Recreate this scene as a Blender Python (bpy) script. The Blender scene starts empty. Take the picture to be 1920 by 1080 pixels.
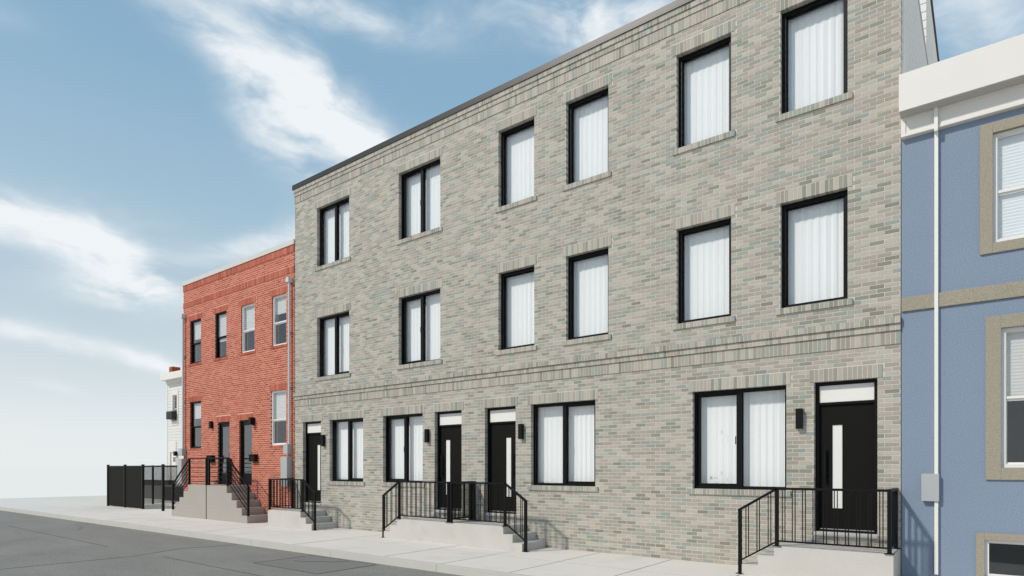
import bpy, math, random
from mathutils import Vector
random.seed(7)
S = bpy.context.scene
C = bpy.data.collections.new('street'); S.collection.children.link(C)
R = math.radians

# ------------------------------------------------------------------ camera
cam_d = bpy.data.cameras.new('camera'); cam = bpy.data.objects.new('camera', cam_d); C.objects.link(cam)
cam_d.sensor_width = 36; cam_d.lens = 21.75; cam_d.shift_y = 0.1764
cam_d.clip_start = 0.1; cam_d.clip_end = 20000
cam.location = (0, 0, 1.697); cam.rotation_euler = (R(90), 0, R(37.5))
S.camera = cam
S.view_settings.view_transform = 'Standard'; S.view_settings.look = 'None'
S.view_settings.gamma = 1; S.view_settings.exposure = 0; S.view_settings.use_curve_mapping = False

# ------------------------------------------------------------------ sun
SUN_DIR = Vector((0.573, 1.0, -0.988))
sd = bpy.data.lights.new('sun', 'SUN'); sd.energy = 2.75; sd.angle = R(3.2); sd.color = (1.0, 0.93, 0.84)
sun = bpy.data.objects.new('sun', sd); C.objects.link(sun)
sun.rotation_euler = SUN_DIR.to_track_quat('-Z', 'Y').to_euler(); sun.location = (-8, -12, 20)

# ------------------------------------------------------------------ world sky
W = bpy.data.worlds.new('World'); S.world = W; W.use_nodes = True
nt = W.node_tree; nt.nodes.clear(); N = nt.nodes; LK = nt.links
def mth(op, a, b=None, c=None, tree=None, clamp=False):
    t = tree or nt
    n = t.nodes.new('ShaderNodeMath'); n.operation = op; n.use_clamp = clamp
    for i, v in enumerate((a, b, c)):
        if v is None: continue
        if isinstance(v, (int, float)): n.inputs[i].default_value = v
        else: t.links.new(v, n.inputs[i])
    return n.outputs[0]
def vdot(a, vec):
    n = N.new('ShaderNodeVectorMath'); n.operation = 'DOT_PRODUCT'; LK.new(a, n.inputs[0]); n.inputs[1].default_value = vec
    return n.outputs['Value']
tc = N.new('ShaderNodeTexCoord'); D0 = tc.outputs['Generated']
sky = N.new('ShaderNodeTexSky'); sky.sky_type = 'NISHITA'; sky.sun_disc = False
sky.sun_elevation = R(40.6); sky.sun_rotation = R(209.8); sky.air_density = 1.0; sky.dust_density = 1.5
skys = N.new('ShaderNodeVectorMath'); skys.operation = 'SCALE'; LK.new(sky.outputs[0], skys.inputs[0]); skys.inputs['Scale'].default_value = 0.09
sep = N.new('ShaderNodeSeparateXYZ'); LK.new(D0, sep.inputs[0])
ramp = N.new('ShaderNodeValToRGB'); LK.new(sep.outputs['Z'], ramp.inputs[0])
cr = ramp.color_ramp
stops = [(0.0, (.80, .84, .845)), (.05, (.76, .81, .825)), (.12, (.645, .715, .75)), (.22, (.485, .60, .67)), (.36, (.355, .515, .635)), (.50, (.255, .43, .585)), (.62, (.215, .385, .55)), (1.0, (.16, .32, .50))]
cr.elements[0].position = 0; cr.elements[0].color = (*stops[0][1], 1)
cr.elements[1].position = 1; cr.elements[1].color = (*stops[-1][1], 1)
for p, c in stops[1:-1]:
    e = cr.elements.new(p); e.color = (*c, 1)
mixs = N.new('ShaderNodeMix'); mixs.data_type = 'RGBA'; mixs.inputs[0].default_value = 0.12
LK.new(ramp.outputs[0], mixs.inputs[6]); LK.new(skys.outputs[0], mixs.inputs[7])
# clouds: elongated banks, each given by its direction, long and short axis, warped and broken by noise
def noise(vec, scale, detail, rough=0.55, tree=None, dist=0.0):
    t = tree or nt
    n = t.nodes.new('ShaderNodeTexNoise'); t.links.new(vec, n.inputs['Vector'])
    n.inputs['Scale'].default_value = scale; n.inputs['Detail'].default_value = detail
    n.inputs['Roughness'].default_value = rough; n.inputs['Distortion'].default_value = dist
    return n
wn = noise(D0, 5.0, 4, 0.5)
wsub = N.new('ShaderNodeVectorMath'); wsub.operation = 'SUBTRACT'; LK.new(wn.outputs['Color'], wsub.inputs[0]); wsub.inputs[1].default_value = (.5, .5, .5)
wsc = N.new('ShaderNodeVectorMath'); wsc.operation = 'SCALE'; LK.new(wsub.outputs[0], wsc.inputs[0]); wsc.inputs['Scale'].default_value = 0.09
wadd = N.new('ShaderNodeVectorMath'); wadd.operation = 'ADD'; LK.new(D0, wadd.inputs[0]); LK.new(wsc.outputs[0], wadd.inputs[1])
DW = wadd.outputs[0]
BANKS = [
    ((-0.7510,0.3979,0.5269),(0.2626,0.9122,-0.3146),(0.6058,0.0979,0.7896),0.0737,0.0240,0.80),
    ((-0.7176,0.4843,0.5005),(0.3224,0.8680,-0.3776),(0.6173,0.1095,0.7790),0.0677,0.0311,0.80),
    ((-0.7168,0.5163,0.4687),(0.2654,0.8235,-0.5013),(0.6448,0.2350,0.7273),0.0640,0.0420,1.15),
    ((-0.7671,0.4752,0.4309),(0.0654,0.7262,-0.6844),(0.6381,0.4968,0.5882),0.0560,0.0300,0.85),
    ((-0.6949,0.5622,0.4483),(0.5490,0.8175,-0.1741),(0.4644,-0.1252,0.8767),0.0600,0.0220,0.75),
    ((-0.6715,0.4556,0.5845),(0.5790,0.8148,0.0300),(0.4625,-0.3586,0.8109),0.1034,0.0190,0.95),
    ((-0.4004,0.7096,0.5798),(0.8093,0.5706,-0.1393),(0.4297,-0.4135,0.8027),0.1078,0.0300,1.25),
    ((-0.9248,0.2577,0.2797),(0.2276,0.9642,-0.1359),(0.3048,0.0620,0.9504),0.0600,0.0215,1.15),
    ((-0.9076,0.3220,0.2695),(0.1588,0.8574,-0.4896),(0.3887,0.4015,0.8293),0.0660,0.0300,1.2),
    ((-0.9110,0.3367,0.2382),(0.3804,0.9091,0.1697),(0.1595,-0.2452,0.9563),0.0740,0.0150,1.15),
    ((-0.9427,0.2938,0.1583),(0.2794,0.9542,-0.1067),(0.1824,0.0563,0.9816),0.1013,0.0105,1.15),
    ((-0.9563,0.2736,0.1034),(0.2607,0.9576,-0.1229),(0.1327,0.0906,0.9870),0.0248,0.0050,0.50),
    ((-0.9212,0.3590,0.1500),(0.3328,0.9268,-0.1741),(0.2015,0.1105,0.9732),0.0527,0.0105,0.40),
    ((-0.8178,0.4779,0.3206),(0.5640,0.7763,0.2816),(0.1143,-0.4111,0.9044),0.0720,0.0150,1.05),
    ((-0.0014,0.8644,0.5028),(0.8260,0.2844,-0.4867),(0.5637,-0.4146,0.7143),0.0837,0.0426,0.80),
    ((-0.9291,0.2187,0.2984),(0.2232,0.9746,-0.0194),(0.2950,-0.0486,0.9543),0.0406,0.0122,0.80),
    ((-0.8760,0.3509,0.3310),(0.3060,0.9347,-0.1811),(0.3729,0.0574,0.9261),0.0507,0.0157,0.35),
    ((-0.8511,0.1843,0.4917),(0.3275,0.9182,0.2226),(0.4104,-0.3505,0.8419),0.0407,0.0137,0.35)]
tot = None
for c, a, b, la, lb, s in BANKS:
    oa = sum(x*y for x, y in zip(c, a)); ob = sum(x*y for x, y in zip(c, b))
    u = mth('MULTIPLY', mth('SUBTRACT', vdot(DW, a), oa), 1/la); v = mth('MULTIPLY', mth('SUBTRACT', vdot(DW, b), ob), 1/lb)
    q = mth('ADD', mth('MULTIPLY', u, u), mth('MULTIPLY', v, v))
    g = mth('MULTIPLY', mth('EXPONENT', mth('MULTIPLY', q, -0.5)), s)
    g = mth('MULTIPLY', g, mth('GREATER_THAN', vdot(D0, c), 0.6))
    tot = g if tot is None else mth('ADD', tot, g)
# streaky break-up, stretched along the banks; noise on the cloud plane for the rest of the sky
mp = N.new('ShaderNodeMapping'); LK.new(DW, mp.inputs[0]); mp.inputs['Scale'].default_value = (1.0, 0.75, 2.3)
fb = noise(mp.outputs[0], 8.0, 9, 0.57, dist=.3)
fbl = noise(mp.outputs[0], 3.0, 5, 0.55)
den = mth('MULTIPLY', tot, mth('ADD', mth('MULTIPLY', fb.outputs['Fac'], 4.2), -1.05))
wisp = mth('MULTIPLY', mth('SUBTRACT', mth('ADD', mth('MULTIPLY', fbl.outputs['Fac'], .6), mth('MULTIPLY', fb.outputs['Fac'], .4)), 0.54, clamp=True), 2.2)
den = mth('ADD', den, wisp)
mr = N.new('ShaderNodeMapRange'); mr.interpolation_type = 'SMOOTHSTEP'; LK.new(den, mr.inputs[0])
mr.inputs[1].default_value = 0.0; mr.inputs[2].default_value = 1.9; mr.inputs[3].default_value = 0; mr.inputs[4].default_value = 0.97
horiz = mth('MULTIPLY', mr.outputs[0], mth('MULTIPLY', sep.outputs['Z'], 12.0, clamp=True))
mixc = N.new('ShaderNodeMix'); mixc.data_type = 'RGBA'; LK.new(horiz, mixc.inputs[0])
LK.new(mixs.outputs[2], mixc.inputs[6]); mixc.inputs[7].default_value = (.80, .835, .855, 1)
bg = N.new('ShaderNodeBackground'); LK.new(mixc.outputs[2], bg.inputs[0]); bg.inputs[1].default_value = 1.1
out = N.new('ShaderNodeOutputWorld'); LK.new(bg.outputs[0], out.inputs[0])

# ------------------------------------------------------------------ materials
MATS = {}
def mat(name, col, rough=0.7, metal=0.0, var=0.0, vscale=3.0, fine=0.0, fscale=120.0, bump=0.0, bscale=150.0, spec=0.4, stretch=(1, 1, 1), stain=None):
    m = bpy.data.materials.new(name); m.use_nodes = True; t = m.node_tree
    b = t.nodes['Principled BSDF']; b.inputs['Roughness'].default_value = rough; b.inputs['Metallic'].default_value = metal
    b.inputs['Specular IOR Level'].default_value = spec
    b.inputs['Base Color'].default_value = (*col, 1)
    if var or fine or bump or stain:
        g = t.nodes.new('ShaderNodeNewGeometry'); mp = t.nodes.new('ShaderNodeMapping'); t.links.new(g.outputs['Position'], mp.inputs[0]); mp.inputs['Scale'].default_value = stretch
        val = None
        if var:
            n = noise(mp.outputs[0], vscale, 5, .6, t); val = mth('MULTIPLY', mth('SUBTRACT', n.outputs['Fac'], .5, tree=t), var*2, tree=t)
        if fine:
            n = noise(mp.outputs[0], fscale, 3, .7, t); v = mth('MULTIPLY', mth('SUBTRACT', n.outputs['Fac'], .5, tree=t), fine*2, tree=t)
            val = v if val is None else mth('ADD', val, v, tree=t)
        if val is not None:
            k = mth('ADD', val, 1.0, tree=t)
            if stain:
                n = noise(g.outputs['Position'], stain[0], 4, .55, t)
                s = t.nodes.new('ShaderNodeMapRange'); s.interpolation_type = 'SMOOTHSTEP'; t.links.new(n.outputs['Fac'], s.inputs[0])
                s.inputs[1].default_value = .56; s.inputs[2].default_value = .72; s.inputs[3].default_value = 1; s.inputs[4].default_value = 1-stain[1]
                k = mth('MULTIPLY', k, s.outputs[0], tree=t)
            sc = t.nodes.new('ShaderNodeVectorMath'); sc.operation = 'SCALE'; sc.inputs[0].default_value = col; t.links.new(k, sc.inputs['Scale'])
            t.links.new(sc.outputs[0], b.inputs['Base Color'])
        if bump:
            n = noise(mp.outputs[0], bscale, 4, .6, t); bp = t.nodes.new('ShaderNodeBump'); bp.inputs['Strength'].default_value = bump; bp.inputs['Distance'].default_value = .004
            t.links.new(n.outputs['Fac'], bp.inputs['Height']); t.links.new(bp.outputs[0], b.inputs['Normal'])
    MATS[name] = m; return m
def brickmat(name, stretch, rough=0.85, fine=.12, blotch=.18):
    m = bpy.data.materials.new(name); m.use_nodes = True; t = m.node_tree; b = t.nodes['Principled BSDF']
    b.inputs['Roughness'].default_value = rough; b.inputs['Specular IOR Level'].default_value = .25
    a = t.nodes.new('ShaderNodeAttribute'); a.attribute_name = 'tone'
    g = t.nodes.new('ShaderNodeNewGeometry'); mp = t.nodes.new('ShaderNodeMapping'); t.links.new(g.outputs['Position'], mp.inputs[0]); mp.inputs['Scale'].default_value = stretch
    n1 = noise(mp.outputs[0], 1.0, 6, .65, t); n2 = noise(g.outputs['Position'], 160, 3, .7, t)
    k = mth('ADD', mth('ADD', mth('MULTIPLY', mth('SUBTRACT', n1.outputs['Fac'], .5, tree=t), blotch*2, tree=t), mth('MULTIPLY', mth('SUBTRACT', n2.outputs['Fac'], .5, tree=t), fine*2, tree=t), tree=t), 1.0, tree=t)
    sc = t.nodes.new('ShaderNodeVectorMath'); sc.operation = 'SCALE'; t.links.new(a.outputs['Color'], sc.inputs[0]); t.links.new(k, sc.inputs['Scale'])
    t.links.new(sc.outputs[0], b.inputs['Base Color'])
    bp = t.nodes.new('ShaderNodeBump'); bp.inputs['Strength'].default_value = .35; bp.inputs['Distance'].default_value = .003
    t.links.new(n1.outputs['Fac'], bp.inputs['Height']); t.links.new(bp.outputs[0], b.inputs['Normal'])
    MATS[name] = m
def glassmat(name, tint, ior=1.45, boost=1.0, rough=0.0):
    m = bpy.data.materials.new(name); m.use_nodes = True; t = m.node_tree; t.nodes.clear()
    o = t.nodes.new('ShaderNodeOutputMaterial'); mx = t.nodes.new('ShaderNodeMixShader'); tr = t.nodes.new('ShaderNodeBsdfTransparent'); gl = t.nodes.new('ShaderNodeBsdfGlossy')
    tr.inputs[0].default_value = (*tint, 1); gl.inputs['Roughness'].default_value = rough; gl.inputs[0].default_value = (.95, .97, 1, 1)
    lw = t.nodes.new('ShaderNodeLayerWeight'); lw.inputs['Blend'].default_value = .5; f0 = ((ior-1)/(ior+1))**2
    fr_o = mth('ADD', mth('MULTIPLY', mth('POWER', lw.outputs['Facing'], 5.0, tree=t), 1-f0, tree=t), f0, tree=t)
    g = t.nodes.new('ShaderNodeNewGeometry'); n = noise(g.outputs['Position'], 1.6, 2, .5, t)
    bp = t.nodes.new('ShaderNodeBump'); bp.inputs['Strength'].default_value = .12; bp.inputs['Distance'].default_value = .01
    t.links.new(n.outputs['Fac'], bp.inputs['Height']); t.links.new(bp.outputs[0], gl.inputs['Normal'])
    t.links.new(mth('MULTIPLY', fr_o, boost, tree=t, clamp=True), mx.inputs[0]); t.links.new(tr.outputs[0], mx.inputs[1]); t.links.new(gl.outputs[0], mx.inputs[2]); t.links.new(mx.outputs[0], o.inputs[0])
    MATS[name] = m
mat('mortar', (.62, .59, .51), .95, fine=.12, fscale=200)
mat('mortar_red', (.72, .43, .31), .95, fine=.12, fscale=200)
brickmat('brick_gray', (7, 9, 40), blotch=.24); brickmat('soldier_gray', (45, 9, 7))
brickmat('brick_red', (6, 9, 14), fine=.12, blotch=.08); brickmat('soldier_red', (40, 9, 7), fine=.15, blotch=.16)
mat('black_frame', (.005, .005, .0055), .4, spec=.16, var=.15)
mat('black_metal', (.006, .006, .0062), .45, spec=.16, var=.2, vscale=8)
mat('black_door', (.010, .0093, .0085), .6, spec=.08, var=.12, vscale=1, stretch=(3, 3, 90), bump=.5, bscale=1.2)
mat('coping_dark', (.035, .032, .028), .38, metal=.0, spec=.3, var=.15)
mat('coping_light', (.60, .58, .54), .7, var=.08)
mat('white_paint', (.80, .78, .74), .5, var=.04)
mat('white_trim', (.755, .72, .675), .55, var=.03)
mat('frosted_white', (.80, .78, .74), .5, var=.02)
mat('threshold', (.55, .53, .50), .8, var=.1)
mat('curtain', (.90, .90, .895), .9, fine=.02, fscale=300)
mat('blind', (.72, .68, .62), .8)
mat('blind_white', (.90, .89, .86), .8)
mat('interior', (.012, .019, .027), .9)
mat('interior_pale', (.30, .30, .30), .9)
mat('concrete_stoop', (.56, .53, .49), .9, var=.08, vscale=2.5, fine=.10, fscale=60, bump=.35, bscale=90, stain=(1.6, .10))
mat('concrete_old', (.40, .365, .325), .9, var=.06, vscale=1.5, fine=.05, fscale=60, bump=.3, bscale=90)
mat('concrete_old_side', (.375, .35, .32), .9, var=.06)
mat('slab', (.73, .675, .61), .92, var=.06, vscale=1.4, fine=.05, fscale=45, bump=.3, bscale=120, stain=(.8, .09))
mat('kerb', (.57, .545, .49), .92, var=.07, vscale=1.4, fine=.06, fscale=45, bump=.3, bscale=120)
mat('joint', (.13, .122, .11), .95)
mat('asphalt', (.24, .228, .203), .93, var=.24, vscale=.8, fine=.8, fscale=32, bump=.5, bscale=60, stain=(.45, .16), stretch=(.6, 1.4, 1))
mat('asphalt_line', (.09, .087, .08), .95)
mat('yard_concrete', (.70, .655, .565), .95, var=.08, vscale=.8, fine=.06, fscale=30)
mat('ground_haze_white', (.93, .86, .775), 1.0, var=.02, vscale=.1, spec=0)  # near-white base colour imitates the bright haze where ground meets sky
mat('stucco_blue', (.228, .285, .372), .95, var=.04, vscale=1.2, fine=.7, fscale=72, bump=.3, bscale=90)
mat('stucco_tan', (.34, .30, .235), .95, var=.05, vscale=1.2, fine=.7, fscale=72, bump=.3, bscale=90)
mat('grey_siding', (.93, .85, .765), .75, var=.03)
mat('white_siding', (.70, .69, .66), .7, var=.04)
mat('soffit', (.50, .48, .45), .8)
mat('pipe', (.60, .60, .61), .5, var=.04)
mat('box_grey', (.45, .455, .455), .45, metal=.15, var=.06)
mat('dark_panel', (.014, .0125, .0105), .7, spec=.1, var=.08)
mat('planter', (.035, .035, .036), .8, var=.15)
mat('wall_midgrey', (.17, .17, .165), .9, var=.08)
mat('roofing', (.50, .49, .47), .9, var=.1)
mat('lamp_lens', (.75, .66, .5), .4)
mat('sticker', (.28, .30, .31), .7)
glassmat('glass', (.985, .99, .99), 1.45, 1.5)
glassmat('glass_dark', (.95, .965, .98), 1.5, 1.25)
glassmat('glass_door', (.5, .55, .6), 1.5, 2.2)

# ------------------------------------------------------------------ building helpers
WL = {}                                     # world position of every object
def link(o, loc, parent=None):
    C.objects.link(o); loc = Vector(loc); WL[o.name] = loc
    if parent is not None:
        o.parent = parent; o.location = loc - WL[parent.name]
    else: o.location = loc
    return o
def tag(o, label=None, cat=None, group=None, kind=None):
    for k, v in (('label', label), ('category', cat), ('group', group), ('kind', kind)):
        if v: o[k] = v
    return o
def empty(name, loc, label, cat, group=None):
    return tag(link(bpy.data.objects.new(name, None), loc), label, cat, group)
class MB:
    def __init__(s): s.v = []; s.f = []; s.c = []; s.smooth = False
    def box(s, x0, x1, y0, y1, z0, z1, col=None):
        b = len(s.v)
        s.v += [(x0,y0,z0),(x1,y0,z0),(x1,y1,z0),(x0,y1,z0),(x0,y0,z1),(x1,y0,z1),(x1,y1,z1),(x0,y1,z1)]
        s.f += [(b,b+3,b+2,b+1),(b+4,b+5,b+6,b+7),(b,b+1,b+5,b+4),(b+1,b+2,b+6,b+5),(b+2,b+3,b+7,b+6),(b+3,b,b+4,b+7)]
        s.c += [col]*6; return s
    def brick(s, x0, x1, z0, z1, yf, yb, col, ch=.0016):
        b = len(s.v)
        for (a, e, y) in ((0, 0, yb), (0, 0, yf+ch), (ch, ch, yf)):
            s.v += [(x0+a,y,z0+e),(x1-a,y,z0+e),(x1-a,y,z1-e),(x0+a,y,z1-e)]
        for r in (0, 4):
            for i in range(4):
                j = (i+1) % 4; s.f.append((b+r+j, b+r+i, b+r+4+i, b+r+4+j)[::-1])
        s.f.append((b+8, b+9, b+10, b+11)); s.c += [col]*9
    def bar(s, p, q, w, h=None, up=(0,0,1)):           # rectangular bar from p to q
        h = h or w; p = Vector(p); q = Vector(q); d = (q-p).normalized(); u = Vector(up)
        sd_ = d.cross(u)
        if sd_.length < 1e-4: sd_ = d.cross(Vector((0,1,0)))
        sd_.normalize(); u = sd_.cross(d).normalized(); b = len(s.v)
        for e in (p, q):
            for a, c in ((-1,-1),(1,-1),(1,1),(-1,1)): s.v.append(tuple(e + sd_*a*w/2 + u*c*h/2))
        s.f += [(b,b+1,b+2,b+3)[::-1],(b+4,b+5,b+6,b+7)] + [(b+i, b+(i+1)%4, b+4+(i+1)%4, b+4+i) for i in range(4)]
        s.c += [None]*6; return s
    def cyl(s, p, q, r, n=10):
        p = Vector(p); q = Vector(q); d = (q-p).normalized(); a = d.orthogonal().normalized(); c = d.cross(a); b = len(s.v)
        for e in (p, q):
            for i in range(n):
                t = 2*math.pi*i/n; s.v.append(tuple(e + a*math.cos(t)*r + c*math.sin(t)*r))
        s.f += [(b+i, b+(i+1)%n, b+n+(i+1)%n, b+n+i) for i in range(n)] + [tuple(range(b+n-1, b-1, -1)), tuple(range(b+n, b+2*n))]
        s.c += [None]*(n+2); return s
    def ring(s, x0, x1, z0, z1, y0, y1, l, r=None, b=None, t=None):   # rectangular frame
        r = l if r is None else r; b = l if b is None else b; t = l if t is None else t
        s.box(x0, x0+l, y0, y1, z0, z1); s.box(x1-r, x1, y0, y1, z0, z1)
        s.box(x0+l, x1-r, y0, y1, z0, z0+b); s.box(x0+l, x1-r, y0, y1, z1-t, z1); return s
    def mesh(s, name, m, origin):
        me = bpy.data.meshes.new(name)
        me.from_pydata([(x-origin[0], y-origin[1], z-origin[2]) for x, y, z in s.v], [], s.f)
        me.materials.append(MATS[m])
        if any(c is not None for c in s.c):
            at = me.attributes.new('tone', 'FLOAT_COLOR', 'FACE')
            flat = []
            for c in s.c: flat += [c[0], c[1], c[2], 1.0]
            at.data.foreach_set('color', flat)
        me.update(); return me
    def build(s, name, m, parent=None, kind=None, bevel=0):
        xs = [v[0] for v in s.v]; ys = [v[1] for v in s.v]; zs = [v[2] for v in s.v]
        o = ((min(xs)+max(xs))/2, (min(ys)+max(ys))/2, (min(zs) if parent is None else (min(zs)+max(zs))/2))
        ob = bpy.data.objects.new(name, s.mesh(name, m, o))
        if bevel:
            b = ob.modifiers.new('edge', 'BEVEL'); b.width = bevel; b.segments = 2; b.limit_method = 'ANGLE'
        link(ob, o, parent)
        if kind: ob['kind'] = kind
        return ob
F = 11.0                                   # y of the facade line; y grows away from the street
def lin(r, g, b): return tuple(((c/255+.055)/1.055)**2.4 if c > 10 else c/3294 for c in (r, g, b))
GA = .84
def pal(lst):
    out_ = []
    for w, c, j in lst: out_.append((w, tuple(x*GA for x in lin(*c)), j))
    return out_
PAL_G = pal([(30,(194,187,174),.05),(20,(186,175,165),.05),(18,(177,169,158),.06),(10,(168,162,150),.05),(12,(172,173,161),.04),(8,(162,168,160),.04),(6,(153,154,142),.05),(2,(150,146,133),.05)])
PAL_R = pal([(32,(198,106,84),.07),(28,(187,96,76),.07),(14,(206,118,95),.07),(18,(184,91,70),.05),(8,(170,82,65),.05),(1,(152,76,62),.05)])
def tone(P):
    r = random.random()*sum(p[0] for p in P)
    for w, c, j in P:
        r -= w
        if r <= 0: break
    k = 1+random.uniform(-j, j); return tuple(x*k for x in c)
def cut(rects, ex):
    """rectangles (x0,x1,z0,z1) minus the exclusion ex"""
    o = []
    for (a, b, c, d) in rects:
        e0, e1, e2, e3 = ex
        if e0 >= b or e1 <= a or e2 >= d or e3 <= c: o.append((a, b, c, d)); continue
        if e0 > a: o.append((a, e0, c, d))
        if e1 < b: o.append((e1, b, c, d))
        m0, m1 = max(a, e0), min(b, e1)
        if e2 > c: o.append((m0, m1, c, e2))
        if e3 < d: o.append((m0, m1, e3, d))
    return o
JT = .0100; CH = .0677; HB = .1015
def courses(x0, x1, z0, z1, xref, holes, solids, JT=JT):
    """running-bond bricks of a wall; near openings (holes) keep brick edge at the edge, at solids keep a joint"""
    out_ = []
    k = 0; z = z0
    while z < z1-.02:
        za, zb = z+JT/2, min(z+CH, z1)-JT/2
        i = math.floor((x0-xref)/(2*HB))-1; off = HB*(k % 2)
        while True:
            a = xref+i*2*HB+off; b = a+2*HB; i += 1
            if a > x1: break
            aa, bb = max(a+JT/2, x0), min(b-JT/2, x1)
            if bb-aa < .02: continue
            rs = [(aa, bb, za, zb)]
            for h in holes:
                if abs(h[2]-za) < 3.5 or True: rs = cut(rs, h)
            for h in solids: rs = cut(rs, (h[0]-JT*.8, h[1]+JT*.8, h[2]-JT*.8, h[3]+JT*.8))
            out_ += [r for r in rs if r[1]-r[0] > .018 and r[3]-r[2] > .014]
        z += CH; k += 1
    return out_
def screen_size(x, z, y=F):
    """how large something at this point shows (1/distance, 0 when outside the photograph)"""
    th = math.atan2(x, y); ph = th+R(37.5); dist = math.hypot(x, y); zz = dist*math.cos(ph)
    px_ = 960+1160*math.tan(ph); py_ = 878.75-(z-1.697)*1160/zz
    if px_ > 1915 or px_ < 5 or py_ < 3 or py_ > 1077: return 0
    return math.cos(th)/dist
def lay_bricks(wall, rects, P, m, yf, yb, single, singlename, stuffname):
    """the `single` bricks that show largest become children of their own, the rest one joined part"""
    items = [(screen_size((r[0]+r[1])/2, (r[2]+r[3])/2), r) for r in rects]
    items.sort(key=lambda t: -t[0])
    near = [t for t in items if t[0] > 0 and t[1][1]-t[1][0] > .05][:single]; ids = set(id(t[1]) for t in near)
    cache = {}
    for s_, r in near:
        w, h = r[1]-r[0], r[3]-r[2]; c = tone(P); f0 = yf[0] if isinstance(yf, tuple) else yf
        key = (round(w, 3), round(h, 3), random.randrange(14))
        if key not in cache:
            mb = MB(); mb.brick(-w/2, w/2, -h/2, h/2, 0, yb-f0, c); cache[key] = mb.mesh(singlename, m, (0, 0, 0))
        ob = bpy.data.objects.new(singlename, cache[key])
        link(ob, ((r[0]+r[1])/2, f0+random.uniform(-.0012, .0012), (r[2]+r[3])/2), wall)
    mb = MB()
    for s_, r in items:
        if id(r) in ids: continue
        mb.brick(r[0], r[1], r[2], r[3], yf+random.uniform(-.0015, .0015), yb, tone(P))
    if mb.v: mb.build(stuffname, m, wall, kind='stuff')
def soldier_rects(x0, x1, z0, z1, pitch=CH):
    n = max(1, round((x1-x0)/pitch)); p = (x1-x0)/n
    return [(x0+i*p+(JT/2 if i else 0), x0+(i+1)*p-(JT/2 if i < n-1 else 0), z0, z1) for i in range(n)]
def wall_mesh(name, m, parent, x0, x1, z0, z1, holes, yf, yb, inset=0.0):
    """solid wall with real openings"""
    H_ = [(h[0]-inset, h[1]+inset, h[2]-inset, h[3]+inset) for h in holes]
    xs = sorted(set([x0, x1]+[v for h in H_ for v in h[:2]])); zs = sorted(set([z0, z1]+[v for h in H_ for v in h[2:]]))
    xs = [x for x in xs if x0 <= x <= x1]; zs = [z for z in zs if z0 <= z <= z1]
    vid = {}; v = []; f = []
    def V(i, j, y):
        k = (i, j, y)
        if k not in vid: vid[k] = len(v); v.append((xs[i], y, zs[j]))
        return vid[k]
    def solid(i, j):
        if i < 0 or j < 0 or i >= len(xs)-1 or j >= len(zs)-1: return False
        cx, cz = (xs[i]+xs[i+1])/2, (zs[j]+zs[j+1])/2
        return not any(h[0] < cx < h[1] and h[2] < cz < h[3] for h in H_)
    for i in range(len(xs)-1):
        for j in range(len(zs)-1):
            if not solid(i, j): continue
            f.append((V(i,j,yf), V(i+1,j,yf), V(i+1,j+1,yf), V(i,j+1,yf))); f.append((V(i,j,yb), V(i,j+1,yb), V(i+1,j+1,yb), V(i+1,j,yb)))
            if not solid(i-1, j): f.append((V(i,j,yf), V(i,j+1,yf), V(i,j+1,yb), V(i,j,yb)))
            if not solid(i+1, j): f.append((V(i+1,j,yf), V(i+1,j,yb), V(i+1,j+1,yb), V(i+1,j+1,yf)))
            if not solid(i, j-1): f.append((V(i,j,yf), V(i,j,yb), V(i+1,j,yb), V(i+1,j,yf)))
            if not solid(i, j+1): f.append((V(i,j+1,yf), V(i+1,j+1,yf), V(i+1,j+1,yb), V(i,j+1,yb)))
    mb = MB(); mb.v = v; mb.f = f; mb.c = [None]*len(f)
    return mb.build(name, m, parent)
def pleats(x0, x1, z0, z1, y, amp=.0055, wave=.125, t=.004):
    """hanging curtain: a wavy cloth sheet with thickness"""
    mb = MB(); n = int((x1-x0)/.009); ph = random.uniform(0, 6); pts = []
    for i in range(n+1):
        x = x0+(x1-x0)*i/n; a = x/wave*2*math.pi+ph
        yy = y+amp*math.sin(a+.5*math.sin(x*3.1+ph))*(.75+.25*math.sin(x*5.3))+amp*.25*math.sin(a*2.3+1)
        pts.append((x, yy))
    b = 0
    for zz in (z0, z1):
        for s_ in (0, t):
            for x, yy in pts: mb.v.append((x, yy+s_, zz))
    m = n+1
    for i in range(n):
        mb.f.append((i, i+1, 2*m+i+1, 2*m+i)); mb.f.append((m+i, 3*m+i, 3*m+i+1, m+i+1))
        mb.f.append((i, m+i, m+i+1, i+1)); mb.f.append((2*m+i, 2*m+i+1, 3*m+i+1, 3*m+i))
    mb.c = [None]*len(mb.f); return mb
def shade(x0, x1, z0, z1, y, pitch=.045, d=.004):
    """cellular window blind: shallow horizontal pleats"""
    mb = MB(); n = max(2, int((z1-z0)/pitch)); prof = []
    for i in range(n+1):
        z = z1-(z1-z0)*i/n; prof.append((y, z))
        if i < n: prof.append((y-d, z-(z1-z0)/n*.5))
    for (yy, z) in prof: mb.v += [(x0, yy, z), (x1, yy, z), (x1, yy+.02, z), (x0, yy+.02, z)]
    for i in range(len(prof)-1):
        a = 4*i; b = a+4
        mb.f += [(a, b, b+1, a+1), (a+2, a+1, b+1, b+2), (a+3, a+2, b+2, b+3), (a, a+3, b+3, b)]
    mb.f += [(0, 1, 2, 3)]; e = 4*(len(prof)-1); mb.f += [(e+3, e+2, e+1, e)]
    mb.c = [None]*len(mb.f); return mb

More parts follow.
